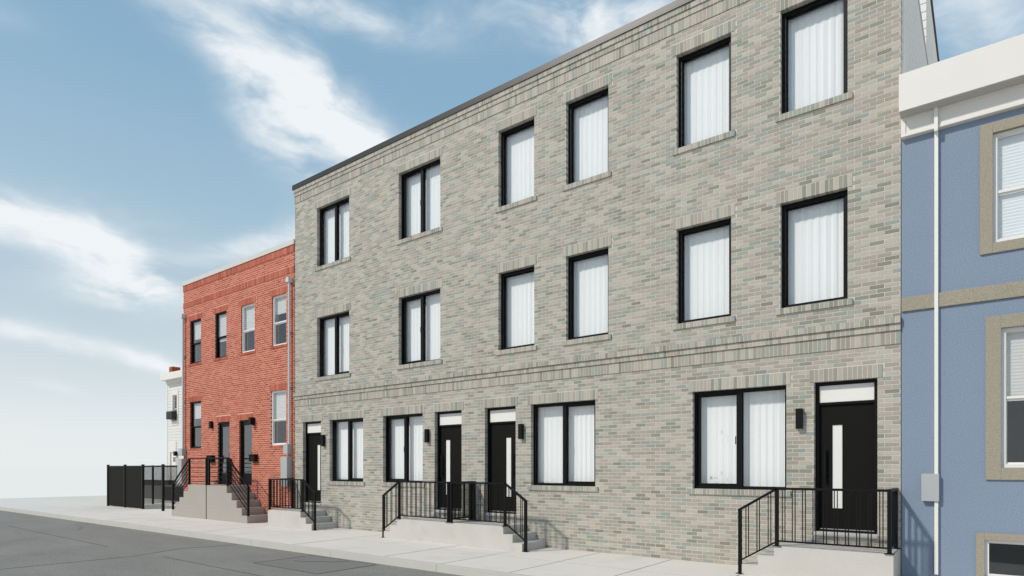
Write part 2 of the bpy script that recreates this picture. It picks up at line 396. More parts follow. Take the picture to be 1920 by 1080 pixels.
# ------------------------------------------------------------------ ground, road, sidewalk
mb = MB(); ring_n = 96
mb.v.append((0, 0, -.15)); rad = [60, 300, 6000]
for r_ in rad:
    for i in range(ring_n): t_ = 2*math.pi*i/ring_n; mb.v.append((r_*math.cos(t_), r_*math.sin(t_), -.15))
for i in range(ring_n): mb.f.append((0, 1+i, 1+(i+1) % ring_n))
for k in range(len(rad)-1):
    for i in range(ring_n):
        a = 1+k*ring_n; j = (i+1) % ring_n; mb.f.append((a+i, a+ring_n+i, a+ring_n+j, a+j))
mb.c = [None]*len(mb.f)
ground = mb.build('ground', 'ground_haze_white'); tag(ground, 'open ground coloured near-white like haze, stretching to the horizon', 'ground', kind='structure')
mb = MB(); mb.box(-44.4, 20, -6, F-3.13, -.144, -.13); road = mb.build('road', 'asphalt'); tag(road, 'grey asphalt road beside the kerb', 'road', kind='structure')
# saw cuts and a patched square in the asphalt
def strip(pts, w, z, name, m, parent):
    mb = MB()
    for p, q in zip(pts[:-1], pts[1:]):
        mb.bar((p[0], p[1], z), (q[0], q[1], z), w, .004)
    return mb.build(name, m, parent)
zr = -.1275
strip([(-24.7, F-5.13), (-16.35, F-5.27)], .016, zr, 'saw_cut', 'asphalt_line', road)
strip([(-13.55, F-5.23), (-6.5, F-5.27)], .016, zr, 'saw_cut', 'asphalt_line', road)
strip([(-40, F-5.25), (-27.5, F-5.22)], .014, zr, 'saw_cut', 'asphalt_line', road)
PX0, PX1, PY0, PY1 = -11.27, -9.2, F-4.55, F-3.24
mb = MB(); mb.box(PX0, PX1, PY0, PY1, -.132, -.1285); mat('asphalt_patch', (.205, .20, .183), .93, var=.08, vscale=1.2, fine=.25, fscale=60, bump=.8, bscale=70)
mb.build('asphalt_patch', 'asphalt_patch', road)
strip([(PX0, PY0), (PX1, PY0), (PX1, PY1), (PX0, PY1), (PX0, PY0)], .014, -.1265, 'patch_seam', 'asphalt_line', road)
strip([(-10.9, F-3.9), (-10.6, F-3.85), (-10.35, F-3.62), (-10.2, F-3.6), (-9.95, F-3.3)], .010, -.126, 'crack', 'asphalt_line', road)
strip([(-14.3, F-3.2), (-14.6, F-4.4), (-14.1, F-5.6), (-14.2, F-8)], .007, zr, 'crack', 'asphalt_line', road)
strip([(-23.5, F-3.7), (-22.2, F-3.9), (-21.4, F-4.3)], .008, zr, 'crack', 'asphalt_line', road)
# sidewalk: joint bed with one slab object per flag
mb = MB(); mb.box(-44.44, 14, F-3.05, F+.35, -.149, -.0035); walk = mb.build('sidewalk', 'joint'); tag(walk, 'pale concrete sidewalk in square flags along the house fronts', 'sidewalk', kind='structure')
SL = 1.53; X0 = -4.67
for row, (ya, yb) in enumerate(((F-3.05+.05, F-1.53), (F-1.53, F+.0))):
    k = -27
    while X0+k*SL < 13:
        a = X0+k*SL; b = a+SL; k += 1
        if a < -45.8: continue
        g_ = .011; dz = random.uniform(-.0015, .0015)
        mb = MB(); mb.box(a+g_, b-g_, ya+(g_ if row else .006), (yb-g_ if row == 0 else F+(.34 if a < -24.2 and b < -24 else .002)), -.011, dz)
        mb.build('paving_slab', 'slab', walk, bevel=.002)
k = -13
while k*3.06+X0 < 12:
    a = k*3.06+X0; mb = MB(); mb.box(a+.003, a+3.06-.003, F-3.13, F-3.05+.054, -.148, random.uniform(-.001, .001)); k += 1
    mb.build('kerb_stone', 'kerb', walk, bevel=.004)
mb = MB(); mb.box(-44.44, -24.12, F+.35, F+30, -.149, -.006); yard = mb.build('yard', 'yard_concrete'); tag(yard, 'weathered concrete yard behind the black fence', 'yard', kind='structure')

# ------------------------------------------------------------------ grey brick row
row = empty('townhouse_row', (-8.93, F, 0), 'three storey grey brick townhouse row with black framed windows and white curtains', 'townhouse')
GX0, GX1 = -16.83, -1.03
cols = [(-15.71, -14.205), (-12.168, -10.665), (-8.83, -7.83), (-7.015, -6.01), (-4.583, -3.575), (-2.752, -1.747)]
wins1 = [(-15.10, -13.60), (-12.78, -11.28), (-7.92, -6.31), (-4.275, -2.66)]
doors = [(-16.415, -15.517), (-10.858, -9.962), (-9.235, -8.34), (-2.231, -1.338)]
holes = []; 
for a, b in cols: holes += [(a, b, 4.383, 6.152), (a, b, 7.635, 9.39)]
for a, b in wins1: holes.append((a, b, 1.333, 3.102))
for a, b in doors: holes.append((a, b, .625, 3.102))
lintels = [(h[0]-.07, h[1]+.07, h[3], h[3]+.203) for h in holes]
sills = [(h[0]-.072, h[1]+.072, h[2]-.102, h[2]) for h in holes if h[2] > .7]
bands = [(GX0, GX1, 3.59, 3.794, .016), (GX0, GX1, 3.794, 3.896, .042), (GX0, GX1, 3.896, 3.998, .074),
         (GX0, GX1, 9.802, 10.008, .016), (GX0, GX1, 10.008, 10.113, .034), (GX0, GX1, 10.113, 10.22, .056)]
wall = wall_mesh('brick_wall', 'mortar', row, GX0+.004, GX1-.004, -.14, 10.3, holes, F+.0032, F+.25, .004)
rects = courses(GX0, GX1, 0, 10.22, GX1-.013-20*HB, holes, lintels+sills+[b[:4] for b in bands])
lay_bricks(wall, rects, PAL_G, 'brick_gray', F, F+.1, 300, 'brick', 'brick')
sr = []
for l in lintels: sr += [(r, F-.007, F+.1) for r in soldier_rects(*l)]
for s_ in sills: sr += [(r, F-.032, F+.1) for r in soldier_rects(*s_)]
for b in bands: sr += [(r, F-b[4], F+.08) for r in soldier_rects(*b[:4])]
sr.sort(key=lambda t: -screen_size((t[0][0]+t[0][1])/2, (t[0][2]+t[0][3])/2))
rest = MB(); cache = {}
for n_, (r, yf, yb) in enumerate(sr):
    if n_ < 300 and screen_size((r[0]+r[1])/2, (r[2]+r[3])/2) > 0:
        w, h = r[1]-r[0], r[3]-r[2]; key = (round(w, 3), round(h, 3), round(yb-yf, 3), random.randrange(16))
        if key not in cache:
            mb = MB(); mb.brick(-w/2, w/2, -h/2, h/2, 0, yb-yf, tone(PAL_G)); cache[key] = mb.mesh('soldier_brick', 'soldier_gray', (0, 0, 0))
        link(bpy.data.objects.new('soldier_brick', cache[key]), ((r[0]+r[1])/2, yf, (r[2]+r[3])/2), wall)
    else: rest.brick(r[0], r[1], r[2], r[3], yf+random.uniform(-.001, .001), yb, tone(PAL_G))
rest.build('soldier_brick', 'soldier_gray', wall, kind='stuff')
def bed(z, p): 
    MB().box(z[0]+.002, z[1]-.002, F-p+.0035, F+.0025, z[2]+.002, z[3]-.002).build('mortar_bed', 'mortar', wall)
for l in lintels: bed(l, .007)
for s_ in sills: bed(s_, .032)
for b in bands: bed(b[:4], b[4])
mb = MB(); mb.box(GX0-.05, GX1+.005, F-.07, F+.30, 10.222, 10.362); mb.box(GX0-.05, GX1+.005, F-.078, F-.0695, 10.215, 10.25); mb.build('coping', 'coping_dark', row, bevel=.006)
# shell behind the front
mb = MB(); mb.box(GX0+.004, GX0+.25, F+.25, F+13, -.14, 10.2); mb.box(GX1-.25, GX1-.004, F+.25, F+13, -.14, 10.2); mb.box(GX0+.25, GX1-.25, F+12.8, F+13, -.14, 10.2)
mb.build('side_wall', 'grey_siding', row)
mb = MB(); mb.box(GX0+.25, GX1-.25, F+.25, F+12.8, 9.95, 10.1); mb.build('roof', 'roofing', row)
mb = MB()
for z in (.5, 3.62, 6.9): mb.box(GX0+.25, GX1-.25, F+.25, F+12.8, z-.12, z)
mb.box(GX0+.25, GX1-.25, F+3, F+3.1, 0, 9.95)
for x in (-12.98, -9.6, -5.3): mb.box(x-.05, x+.05, F+.25, F+3, 0, 9.95)
mb.build('interior_wall', 'interior_pale', row)
# lap siding on the exposed end wall and the set-back upper storey
YB = 15.7
mb = MB(); sw = row
z = 6.4
while z < 10.3:
    y1_ = F+13; t_ = .012; n0 = len(mb.v)
    zt = min(z+.15, 10.3)
    mb.v += [(GX1-.003, F+.102, z), (GX1+.030, F+.102, z), (GX1+.025, F+.102, zt), (GX1-.003, F+.102, zt), (GX1-.003, y1_, z), (GX1+.030, y1_, z), (GX1+.025, y1_, zt), (GX1-.003, y1_, zt)]
    mb.f += [(n0, n0+1, n0+2, n0+3), (n0+4, n0+7, n0+6, n0+5), (n0+1, n0+5, n0+6, n0+2), (n0, n0+4, n0+5, n0+1), (n0+3, n0+2, n0+6, n0+7), (n0, n0+3, n0+7, n0+4)]; mb.c += [None]*6
    z += .15
mb.build('siding_board', 'grey_siding', row, kind='stuff')
mb = MB(); mb.box(GX1-.26, GX1+.045, F+.30, F+13.05, 10.3, 10.345); mb.build('side_coping', 'coping_light', row)
bulk = MB(); bulk.box(-13, GX1-.01, YB, F+13, 10.1, 12.2); bk = bulk.build('upper_storey', 'white_siding', row)
mb = MB(); z = 10.1
while z < 12.15:
    zt = min(z+.18, 12.2)
    for (a, b, c, d) in ((-13, GX1+.02, YB-.028, YB-.0005),):
        n0 = len(mb.v)
        mb.v += [(a, c, z), (b, c, z), (b, c+.014, zt), (a, c+.014, zt), (a, d, z), (b, d, z), (b, d, zt), (a, d, zt)]
        mb.f += [(n0, n0+1, n0+2, n0+3), (n0+4, n0+7, n0+6, n0+5), (n0+1, n0+5, n0+6, n0+2), (n0, n0+3, n0+7, n0+4), (n0+3, n0+2, n0+6, n0+7), (n0, n0+4, n0+5, n0+1)]; mb.c += [None]*6
    z += .18
mb.build('front_board', 'white_siding', bk, kind='stuff')
mb = MB(); z = 10.348
while z < 12.15:
    zt = min(z+.15, 12.2); n0 = len(mb.v); a = GX1-.009
    mb.v += [(a, YB, z), (a+.039, YB, z), (a+.034, YB, zt), (a, YB, zt), (a, F+13, z), (a+.039, F+13, z), (a+.034, F+13, zt), (a, F+13, zt)]
    mb.f += [(n0, n0+1, n0+2, n0+3), (n0+4, n0+7, n0+6, n0+5), (n0+1, n0+5, n0+6, n0+2), (n0, n0+4, n0+5, n0+1), (n0+3, n0+2, n0+6, n0+7), (n0, n0+3, n0+7, n0+4)]; mb.c += [None]*6
    z += .15
mb.build('side_board', 'grey_siding', bk, kind='stuff')
mb = MB(); mb.box(-13.05, GX1+.06, YB-.06, F+13.05, 12.202, 12.28); mb.build('roof_edge', 'coping_dark', bk)

def gray_window(x0, x1, z0, z1, style):
    e = .0055; yf = F+.102; X0_, X1_, Z0_, Z1_ = x0-e, x1+e, z0-e, z1+e
    fw = .045 if style != 'single' else .065
    w = MB().ring(X0_, X1_, Z0_, Z1_, yf, yf+.11, fw+e, None, fw+.005, fw+.012).build('window', 'black_frame', row)
    xi0, xi1, zi0, zi1 = X0_+fw+e, X1_-fw-e, Z0_+fw+.005, Z1_-fw-.012
    def pane(a, b, c, d, y): MB().box(a, b, y, y+.006, c, d).build('pane', 'glass', w)
    if style == 'single':
        MB().ring(xi0, xi1, zi0, zi1, yf+.045, yf+.085, .018).build('glazing_bead', 'black_frame', w)
        pane(xi0+.016, xi1-.016, zi0+.016, zi1-.016, yf+.062)
    else:
        m = (x0+x1)/2; mw = .045; sashleft = style == 'left'
        MB().box(m-mw, m+mw, yf+.004, yf+.10, zi0, zi1).build('mullion', 'black_frame', w)
        for side in (0, 1):
            a, b = ((xi0, m-mw), (m+mw, xi1))[side]
            if (side == 0) == sashleft:
                sash = MB().ring(a, b, zi0, zi1, yf+.035, yf+.078, .055, .012, .052, .045) if sashleft else MB().ring(a, b, zi0, zi1, yf+.035, yf+.078, .012, .055, .052, .045)
                sash = sash.build('sash', 'black_frame', w); pane(a+.012, b-.012, zi0+.045, zi1-.04, yf+.055)
                hx = b-.03 if sashleft else a+.012
                MB().box(hx, hx+.012, yf+.020, yf+.036, z0+(z1-z0)*.45, z0+(z1-z0)*.53).build('handle', 'black_frame', w)
            else:
                MB().ring(a, b, zi0, zi1, yf+.045, yf+.08, .010).build('glazing_bead', 'black_frame', w)
                pane(a+.009, b-.009, zi0+.009, zi1-.009, yf+.060)
    pleats(x0-.12, x1+.12, z0-.04, z1+.12, F+.275).build('curtain', 'curtain', w)
    return w
for (a, b), st in zip(cols, ('right', 'left', 'single', 'single', 'single', 'single')):
    gray_window(a, b, 4.383, 6.152, st); gray_window(a, b, 7.635, 9.39, st)
for (a, b), st in zip(wins1, ('right', 'left', 'right', 'left')):
    w_last = gray_window(a, b, 1.333, 3.102, st)
# small printed maker's sticker and tabs low on the left pane of the nearest window
mb = MB(); ys = F+.102+.0535
for (a, b, c, d) in ((-4.008, -3.996, 1.50, 1.555), (-3.990, -3.978, 1.50, 1.555), (-3.974, -3.962, 1.515, 1.555), (-3.974, -3.962, 1.50, 1.508), (-3.935, -3.872, 1.522, 1.532)):
    mb.box(a, b, ys, ys+.001, c, d)
mb.build('sticker', 'sticker', w_last)
mb = MB(); mb.box(-3.795, -3.787, ys, ys+.001, 2.32, 2.39); mb.box(-3.795, -3.787, ys, ys+.001, 1.58, 1.65); mb.build('adhesive_tab', 'sticker', w_last)

def gray_door(x0, x1, mirror):
    e = .0055; yf = F+.102; z0, z1 = .676, 3.102
    d = MB().ring(x0-e, x1+e, z0, z1+e, yf, yf+.12, .055+e, None, .035, .056).build('door', 'black_frame', row)
    MB().box(x0+.055, x1-.055, yf+.012, yf+.11, 2.735, 2.775).build('transom_bar', 'black_frame', d)
    MB().box(x0+.056, x1-.056, yf+.022, yf+.045, 2.776, 3.045).build('transom_pane', 'frosted_white', d)
    sl = MB(); ysl = yf+.05
    off, wd = .24-.0, .145
    sx0 = x0+off if not mirror else x1-off-wd; sx1 = sx0+wd
    zs0, zs1 = 1.055, 2.405; L_, R_ = x0+.057, x1-.057; zb, zt = .713, 2.733
    # leaf boards: shallow horizontal grooves
    sl.box(L_, sx0, ysl, ysl+.05, zb, zt); sl.box(sx1, R_, ysl, ysl+.05, zb, zt); sl.box(sx0, sx1, ysl, ysl+.05, zb, zs0); sl.box(sx0, sx1, ysl, ysl+.05, zs1, zt)
    leaf = sl.build('door_leaf', 'black_door', d)
    MB().ring(sx0-.014, sx1+.014, zs0-.014, zs1+.014, ysl-.006, ysl-.0005, .014).build('glass_bead', 'black_frame', d)
    MB().box(sx0+.0005, sx1-.0005, ysl+.006, ysl+.03, zs0+.0005, zs1-.0005).build('glass_strip', 'frosted_white', d)
    hx = sx0-.10 if not mirror else sx1+.10
    h = MB(); h.bar((hx, ysl-.055, 1.49), (hx, ysl-.055, 2.03), .028, .028, (0, 1, 0))
    for z in (1.58, 1.94): h.bar((hx, ysl-.055, z), (hx, ysl, z), .018)
    h.build('handle', 'black_metal', d)
    MB().box(x0+.06, x1-.06, yf+.02, yf+.05, z0+.0355, z0+.045).build('sill_bar', 'box_grey', d)
    MB().box(x0-e, x1+e, F-.02, F+.25, .615, .6755).build('threshold', 'threshold', d)
    MB().box(x0-.1, x1+.1, F+.26, F+.30, .5, 3.2).build('backing', 'interior', d)
for (a, b), mi in zip(doors, (True, False, True, False)): gray_door(a, b, mi)

# wall lanterns
def lantern(x0, x1, z0, z1, d, y, label, group):
    L_ = empty('wall_light', ((x0+x1)/2, y, z0), label, 'wall light', group)
    MB().box(x0, x1, y-d, y-.012, z0, z1).build('lamp_body', 'black_metal', L_, bevel=.003)
    MB().box(x0+.01, x1-.01, y-.0125, y-.0005, z0+.05, z1-.05).build('back_plate', 'black_metal', L_)
    MB().box(x0+.012, x1-.012, y-d+.012, y-.02, z0-.006, z0-.0005).build('lens', 'lamp_lens', L_)
gl = 'slim black wall lights on the grey brick'
lantern(-15.40, -15.30, 2.35, 2.683, .09, F, 'black wall light between the leftmost grey-brick door and the window right of it', gl)
lantern(-11.13, -11.03, 2.35, 2.683, .09, F, 'black wall light left of the second grey-brick door, right of a wide window', gl)
lantern(-8.205, -8.105, 2.35, 2.683, .09, F, 'black wall light right of the third grey-brick door, above the short slope of railing', gl)
lantern(-2.495, -2.395, 2.35, 2.683, .09, F, 'largest looking black wall light, beside the grey-brick door nearest the blue house', gl)

# ------------------------------------------------------------------ stoops and railings of the row
def stoop(label, xl, xr, zl, left, right, depth=.84, m='concrete_stoop', group='concrete stoops of the grey row', split=None):
    o = empty('stoop', ((xl+xr)/2, F, 0), label, 'stoop', group)
    mb = MB()
    if split: mb.box(xl, split[0], F-depth, F-.001, .001, zl); mb.box(split[0], split[1], F-depth+.03, F-.001, .001, zl-.02); mb.box(split[1], xr, F-depth, F-.001, .001, zl)
    else: mb.box(xl, xr, F-depth, F-.001, .001, zl)
    mb.build('landing', m, o)
    n = len(left)
    for i, x in enumerate(left):          # from the landing outwards
        x1 = xl if i == 0 else left[i-1]
        MB().box(x, x1, F-depth, F-.001, .001, zl*(n-i)/(n+1)).build('step', m, o)
    n = len(right)
    for i, x in enumerate(right):
        x0 = xr if i == 0 else right[i-1]
        MB().box(x0, x, F-depth, F-.001, .001, zl*(n-i)/(n+1)).build('step', m, o)
    return o
stoop('low concrete stoop at the leftmost grey-brick door, next to the red house steps', -16.93, -15.28, .488, [], [-15.035, -14.755])
stoop('long shared concrete stoop with steps at both ends below two black doors', -11.30, -8.03, .488, [-11.555, -11.805], [-7.784, -7.533])
stoop('concrete stoop at the grey-brick door nearest the blue house', -2.635, -1.04, .488, [-2.881, -3.13], [])
def railing(label, xm, xl, xe, zl=.488, dep=.82, yback=.06, group='black railings of the grey row'):
    """xm: top of the slope, xl: foot of the slope, xe: far end of the landing where the rail turns to the wall"""
    o = empty('railing', (xm, F-dep, 0), label, 'railing', group)
    y = F-dep; s = 1 if xe > xm else -1; zt = 1.385; zb = .570; pw = .052; dz = -.345
    def post(x, yy, z0, z1):
        p = MB().bar((x, yy, z0+.006), (x, yy, z1), pw).build('post', 'black_metal', o)
        MB().box(x-.062, x+.062, yy-.045 if yy < F-.1 else yy-.04, yy+.045 if yy < F-.1 else yy+.04, z0+.0005, z0+.009).build('base_plate', 'black_metal', p)
    post(xm, y, zl, zt-.018); post(xe, y, zl, zt-.018); post(xe, F-yback, zl, zt-.018); post(xl, y, 0, zt+dz-.014)
    MB().bar((xm-s*.026, y, zt), (xe+s*.026, y, zt), .052, .036).build('top_rail', 'black_metal', o)
    MB().bar((xe, y, zt+.001), (xe, F-.002, zt+.001), .052, .036).build('top_rail', 'black_metal', o)
    MB().bar((xm, y, zt+.0005), (xl-s*.026, y, zt+dz-.016), .052, .036).build('top_rail', 'black_metal', o)
    MB().bar((xm, y, zb), (xe, y, zb), .026, .024).build('bottom_rail', 'black_metal', o)
    MB().bar((xe, y, zb), (xe, F-yback, zb), .026, .024).build('bottom_rail', 'black_metal', o)
    MB().bar((xm, y, zb-.01), (xl, y, zb-.01+dz), .026, .024).build('bottom_rail', 'black_metal', o)
    def bal(x, yy, z0, z1): MB().bar((x, yy, z0), (x, yy, z1), .0125).build('baluster', 'black_metal', o)
    def run(L_, f):
        n = max(1, round(L_/.152)); p = L_/n
        for i in range(n):
            for q in (-.02, .02): f((i+.5)*p+q)
    run(abs(xe-xm)-pw, lambda t: bal(xm+s*(pw/2+t), y, zb, zt))
    run(dep-yback-pw, lambda t: bal(xe, y+pw/2+t, zb, zt))
    sl = abs(xl-xm)
    run(sl-pw, lambda t: bal(xm-s*(pw/2+t), y, zb-.01+dz*(pw/2+t)/sl, zt+dz*(pw/2+t)/sl))
railing('black railing round the small stoop at the leftmost grey-brick door, sloping down to the right', -15.205, -14.635, -16.87)
railing('left black railing of the long shared stoop, sloping down to the left', -11.235, -11.80, -9.617)
railing('right black railing of the long shared stoop, sloping down to the right', -7.995, -7.46, -9.526)
railing('nearest black railing in front of the door beside the blue house', -2.598, -3.162, -1.09)

# ------------------------------------------------------------------ red brick house
red = empty('brick_house', (-20.45, F, 0), 'two storey red brick house with a light stone coping', 'house')
RX0, RX1 = -24.10, -16.865
rw = [(-23.59, -22.745, 5.585, 7.19, 'black', .40, .0), (-21.735, -20.935, 5.585, 7.19, 'black', .59, 0), (-19.97, -19.125, 5.585, 7.18, 'white', .50, 0), (-18.10, -17.30, 5.585, 7.18, 'white', .32, 0),
      (-23.59, -22.735, 2.445, 4.172, 'black', .33, 0), (-18.175, -17.305, 2.435, 4.175, 'white', .50, 0)]
rd = [(-21.535, -20.73), (-20.09, -19.296)]
rh = [w[:4] for w in rw]+[(a, b, 1.15, 3.325) for a, b in rd]
rl = [(h[0]-.09, h[1]+.09, h[3], h[3]+.203) for h in rh]
rs = [(h[0]-.06, h[1]+.06, h[2]-.075, h[2]) for h in rh[:6]]
rb = [(RX0, RX1, 8.37, 8.578, .018), (RX0, RX1, 7.735, 7.94, .014)]
rwall = wall_mesh('brick_wall', 'mortar_red', red, RX0+.004, RX1-.004, -.14, 8.6, rh, F+.0015, F+.25, .003)
rects = courses(RX0, RX1, -.03, 8.57, RX0+.02, rh, rl+rs+[b[:4] for b in rb], .0130)
mb = MB()
for r in rects: mb.brick(r[0], r[1], r[2], r[3], F+random.uniform(-.0005, .0005), F+.1, tone(PAL_R), .0006)
mb.build('brick', 'brick_red', rwall, kind='stuff')
mb = MB()
for l in rl:
    for r in soldier_rects(*l): mb.brick(*r, F-.006, F+.1, tone(PAL_R))
for b in rb:
    for r in soldier_rects(*b[:4]): mb.brick(*r, F-b[4], F+.08, tone(PAL_R))
for s_ in rs:
    n = round((s_[1]-s_[0])/.2); p = (s_[1]-s_[0])/n
    for i in range(n): mb.brick(s_[0]+i*p+.004, s_[0]+(i+1)*p-.004, s_[2], s_[3], F-.022, F+.1, tone(PAL_R))
mb.build('soldier_brick', 'soldier_red', rwall, kind='stuff')
for z, p in [(l, .006) for l in rl]+[(b[:4], b[4]) for b in rb]:
    MB().box(z[0]+.002, z[1]-.002, F-p+.0035, F+.0025, z[2]+.002, z[3]-.002).build('mortar_bed', 'mortar_red', rwall)
MB().box(RX0-.03, RX1+.03, F-.045, F+.3, 8.582, 8.735).build('coping', 'coping_light', red, bevel=.006)
mb = MB(); mb.box(RX0+.004, RX0+.25, F+.25, F+12, -.14, 8.5); mb.box(RX0+.25, RX1, F+11.8, F+12, -.14, 8.5); mb.build('side_wall', 'mortar_red', red)
MB().box(RX0+.25, RX1-.004, F+.25, F+11.8, 8.2, 8.35).build('roof', 'roofing', red)
mb = MB(); mb.box(RX0+.25, RX1-.01, F+2.2, F+2.3, 0, 8.2); mb.box(RX0+.25, RX1-.01, F+.25, F+2.2, 4.85, 5.0); mb.box(RX0+.25, RX1-.01, F+.25, F+2.2, .95, 1.1); mb.build('interior_wall', 'interior', red)
def hung_window(parent, x0, x1, z0, z1, m, cover, q=.045, fw=.05, rail=None, blindm='blind', inset=.0055, y0=F):
    """double-hung window with a pleated blind behind the glass; cover = share of the height the blind hangs down"""
    yf = y0+q; rail = rail if rail is not None else z0+(z1-z0)*.47
    w = MB().ring(x0-inset, x1+inset, z0-inset, z1+inset, yf, yf+.09, fw+inset).build('window', m, parent)
    a, b, c, d = x0+fw, x1-fw, z0+fw, z1-fw
    s1 = MB().ring(a, b, rail-.018, d, yf+.02, yf+.045, .012, .012, .036, .012).build('sash', m, w)
    MB().box(a+.01, b-.01, yf+.03, yf+.035, rail+.016, d-.01).build('pane', 'glass_dark', s1)
    s2 = MB().ring(a, b, c, rail-.0185, yf+.046, yf+.07, .016, .016, .022, .03).build('sash', m, w)
    MB().box(a+.014, b-.014, yf+.055, yf+.06, c+.02, rail-.046).build('pane', 'glass_dark', s2)
    shade(a-.01, b+.01, d-(z1-z0)*cover, d+.02, yf+.10).build('blind', blindm, w)
    return w
for i, (a, b, c, d, m, cov, _) in enumerate(rw):
    hung_window(red, a, b, c, d, 'black_frame' if m == 'black' else 'white_paint', cov)
for a, b in rd:
    yf = F+.05
    d = MB().ring(a-.0055, b+.0055, 1.151, 3.3305, yf, yf+.1, .065, .065, .03, .06).build('door', 'black_frame', red)
    MB().ring(a+.06, b-.06, 1.182, 3.269, yf+.03, yf+.075, .06, .06, .36, .11).build('door_leaf', 'black_frame', d)
    MB().box(a+.118, b-.118, yf+.045, yf+.055, 1.54, 3.162).build('pane', 'glass_door', d)
    MB().box(b-.105, b-.085, yf-.01, yf+.03, 2.05, 2.25).build('handle', 'black_metal', d)
    MB().box(a-.1, b+.1, F+.26, F+.28, 1.1, 3.4).build('backing', 'interior', d)
lantern(-21.98, -21.85, 3.13, 3.38, .10, F, 'black wall light left of the left red-house door', 'wall lights on the red house')
lantern(-19.22, -19.09, 3.13, 3.38, .16, F, 'black wall light right of the right red-house door', 'wall lights on the red house')
def mailbox(x0, x1, label):
    o = empty('mailbox', ((x0+x1)/2, F, 1.93), label, 'mailbox', 'black mailboxes on the red house')
    MB().box(x0, x1, F-.13, F-.001, 1.93, 2.12).build('mailbox_body', 'dark_panel', o, bevel=.004)
    MB().box(x0-.006, x1+.006, F-.142, F-.001, 2.121, 2.165).build('lid', 'dark_panel', o)
mailbox(-22.07, -21.73, 'black mailbox left of the left red-house door, behind the railing')
mailbox(-19.25, -18.92, 'black mailbox right of the right red-house door')
# electric service: conduit with two boxes
def service(label, xc, box1, box2, ztop, r=.045, d=.16):
    o = empty('electric_meter', (xc, F, box2[2]), label, 'electric meter', 'grey meter boxes on the red house')
    MB().cyl((xc, F-.08, box1[3]), (xc, F-.08, ztop), .036, 14).build('conduit', 'pipe', o)
    MB().box(xc-.075, xc+.075, F-.155, F-.001, ztop, ztop+.15).build('conduit_head', 'pipe', o, bevel=.01)
    MB().box(box1[0], box1[1], F-d, F-.001, box1[2], box1[3]).build('meter_box', 'box_grey', o, bevel=.006)
    MB().box(box2[0], box2[1], F-d-.02, F-.001, box2[2], box2[3]).build('panel_box', 'box_grey', o, bevel=.006)
    for z in (4.2, 5.9): MB().box(xc-.07, xc+.07, F-.07, F-.001, z, z+.03).build('pipe_strap', 'box_grey', o)
service('tall grey conduit with meter boxes at the red house end beside the grey row', -17.02, (-17.22, -16.985, 2.15, 2.45), (-17.33, -16.98, 1.15, 2.07), 7.42)
service('grey conduit with meter boxes at the far left edge of the red house', -23.97, (-24.16, -23.87, 2.18, 2.45), (-24.20, -23.87, 1.15, 2.07), 7.35)
# red house stoop
stoop('tall grey double stoop with five steps each way in front of the red house', -22.04, -19.415, 1.143, [-22.362, -22.672, -22.974, -23.27], [-19.106, -18.807, -18.499, -18.174], depth=.79, m='concrete_old', group=None, split=(-20.79, -20.70))
def bar_railing(label, xm, xl, xe, dep=.77):
    o = empty('railing', (xm, F-dep, 1.14), label, 'railing', 'horizontal bar railings of the red house')
    y = F-dep; zl = 1.145; zt = 2.045; pw = .06; dz = -.905; s = 1 if xe > xm else -1
    def post(x, yy, z0, z1): MB().bar((x, yy, z0), (x, yy, z1), pw).build('post', 'black_metal', o)
    post(xm, y, zl, zt); post(xe, y, zl, zt); post(xe, F-.05, zl, zt); post(xl, y, .23, zt+dz)
    MB().bar((xm, y, zt), (xe, y, zt), .05, .034).build('top_rail', 'black_metal', o)
    MB().bar((xe, y, zt), (xe, F-.05, zt), .05, .034).build('top_rail', 'black_metal', o)
    MB().bar((xm, y, zt), (xl, y, zt+dz), .05, .034).build('top_rail', 'black_metal', o)
    for i in range(1, 6):
        z = zt-.155*i
        MB().bar((xm, y, z), (xe, y, z), .02).build('rail_bar', 'black_metal', o)
        MB().bar((xe, y, z), (xe, F-.05, z), .02).build('rail_bar', 'black_metal', o)
        MB().bar((xm, y, z), (xl, y, z+dz), .02).build('rail_bar', 'black_metal', o)
    return o
bar_railing('left black railing of horizontal bars on the tall red-house stoop', -21.98, -23.22, -20.765)
bar_railing('right black railing of horizontal bars on the tall red-house stoop', -19.39, -18.15, -20.60)

# ------------------------------------------------------------------ blue stucco house
blue = empty('stucco_house', (2.5, F, 0), 'blue stucco house with tan window surrounds and a white cornice', 'house')
BX0, BX1 = -1.022, 6.5
bh = [(.068, .93, 4.86, 6.40), (.16, 1.02, 1.712, 3.655), (-.022, 1.05, .165, .695), (2.6, 3.5, 4.86, 6.40), (2.6, 3.5, 1.712, 3.655)]
wall_mesh('stucco_wall', 'stucco_blue', blue, BX0, BX1, -.149, 7.2, bh, F, F+.25)
def trim(x0, x1, z0, z1, h):
    MB().ring(x0, x1, z0, z1, F-.03, F+.06, h[0]-x0, x1-h[1], h[2]-z0, z1-h[3]).build('window_surround', 'stucco_tan', blue, bevel=.004)
trim(-.075, 1.075, 4.718, 6.545, bh[0]); trim(-.013, 1.19, 1.54, 3.832, bh[1]); trim(-.12, 1.15, -.02, .79, bh[2]); trim(2.45, 3.65, 4.718, 6.545, bh[3]); trim(2.43, 3.67, 1.54, 3.832, bh[4])
MB().box(BX0+.002, BX1-.002, F-.035, F-.0005, 4.06, 4.268).build('belt_course', 'stucco_tan', blue, bevel=.004)
hung_window(blue, *bh[0], 'white_paint', .91, q=.035, fw=.05, rail=5.585, blindm='blind_white', inset=0)
hung_window(blue, *bh[1], 'white_paint', .46, q=.035, fw=.05, rail=2.69, inset=0)
w = MB().ring(*bh[2][:2], *bh[2][2:], F+.03, F+.1, .048).build('window', 'white_paint', blue)
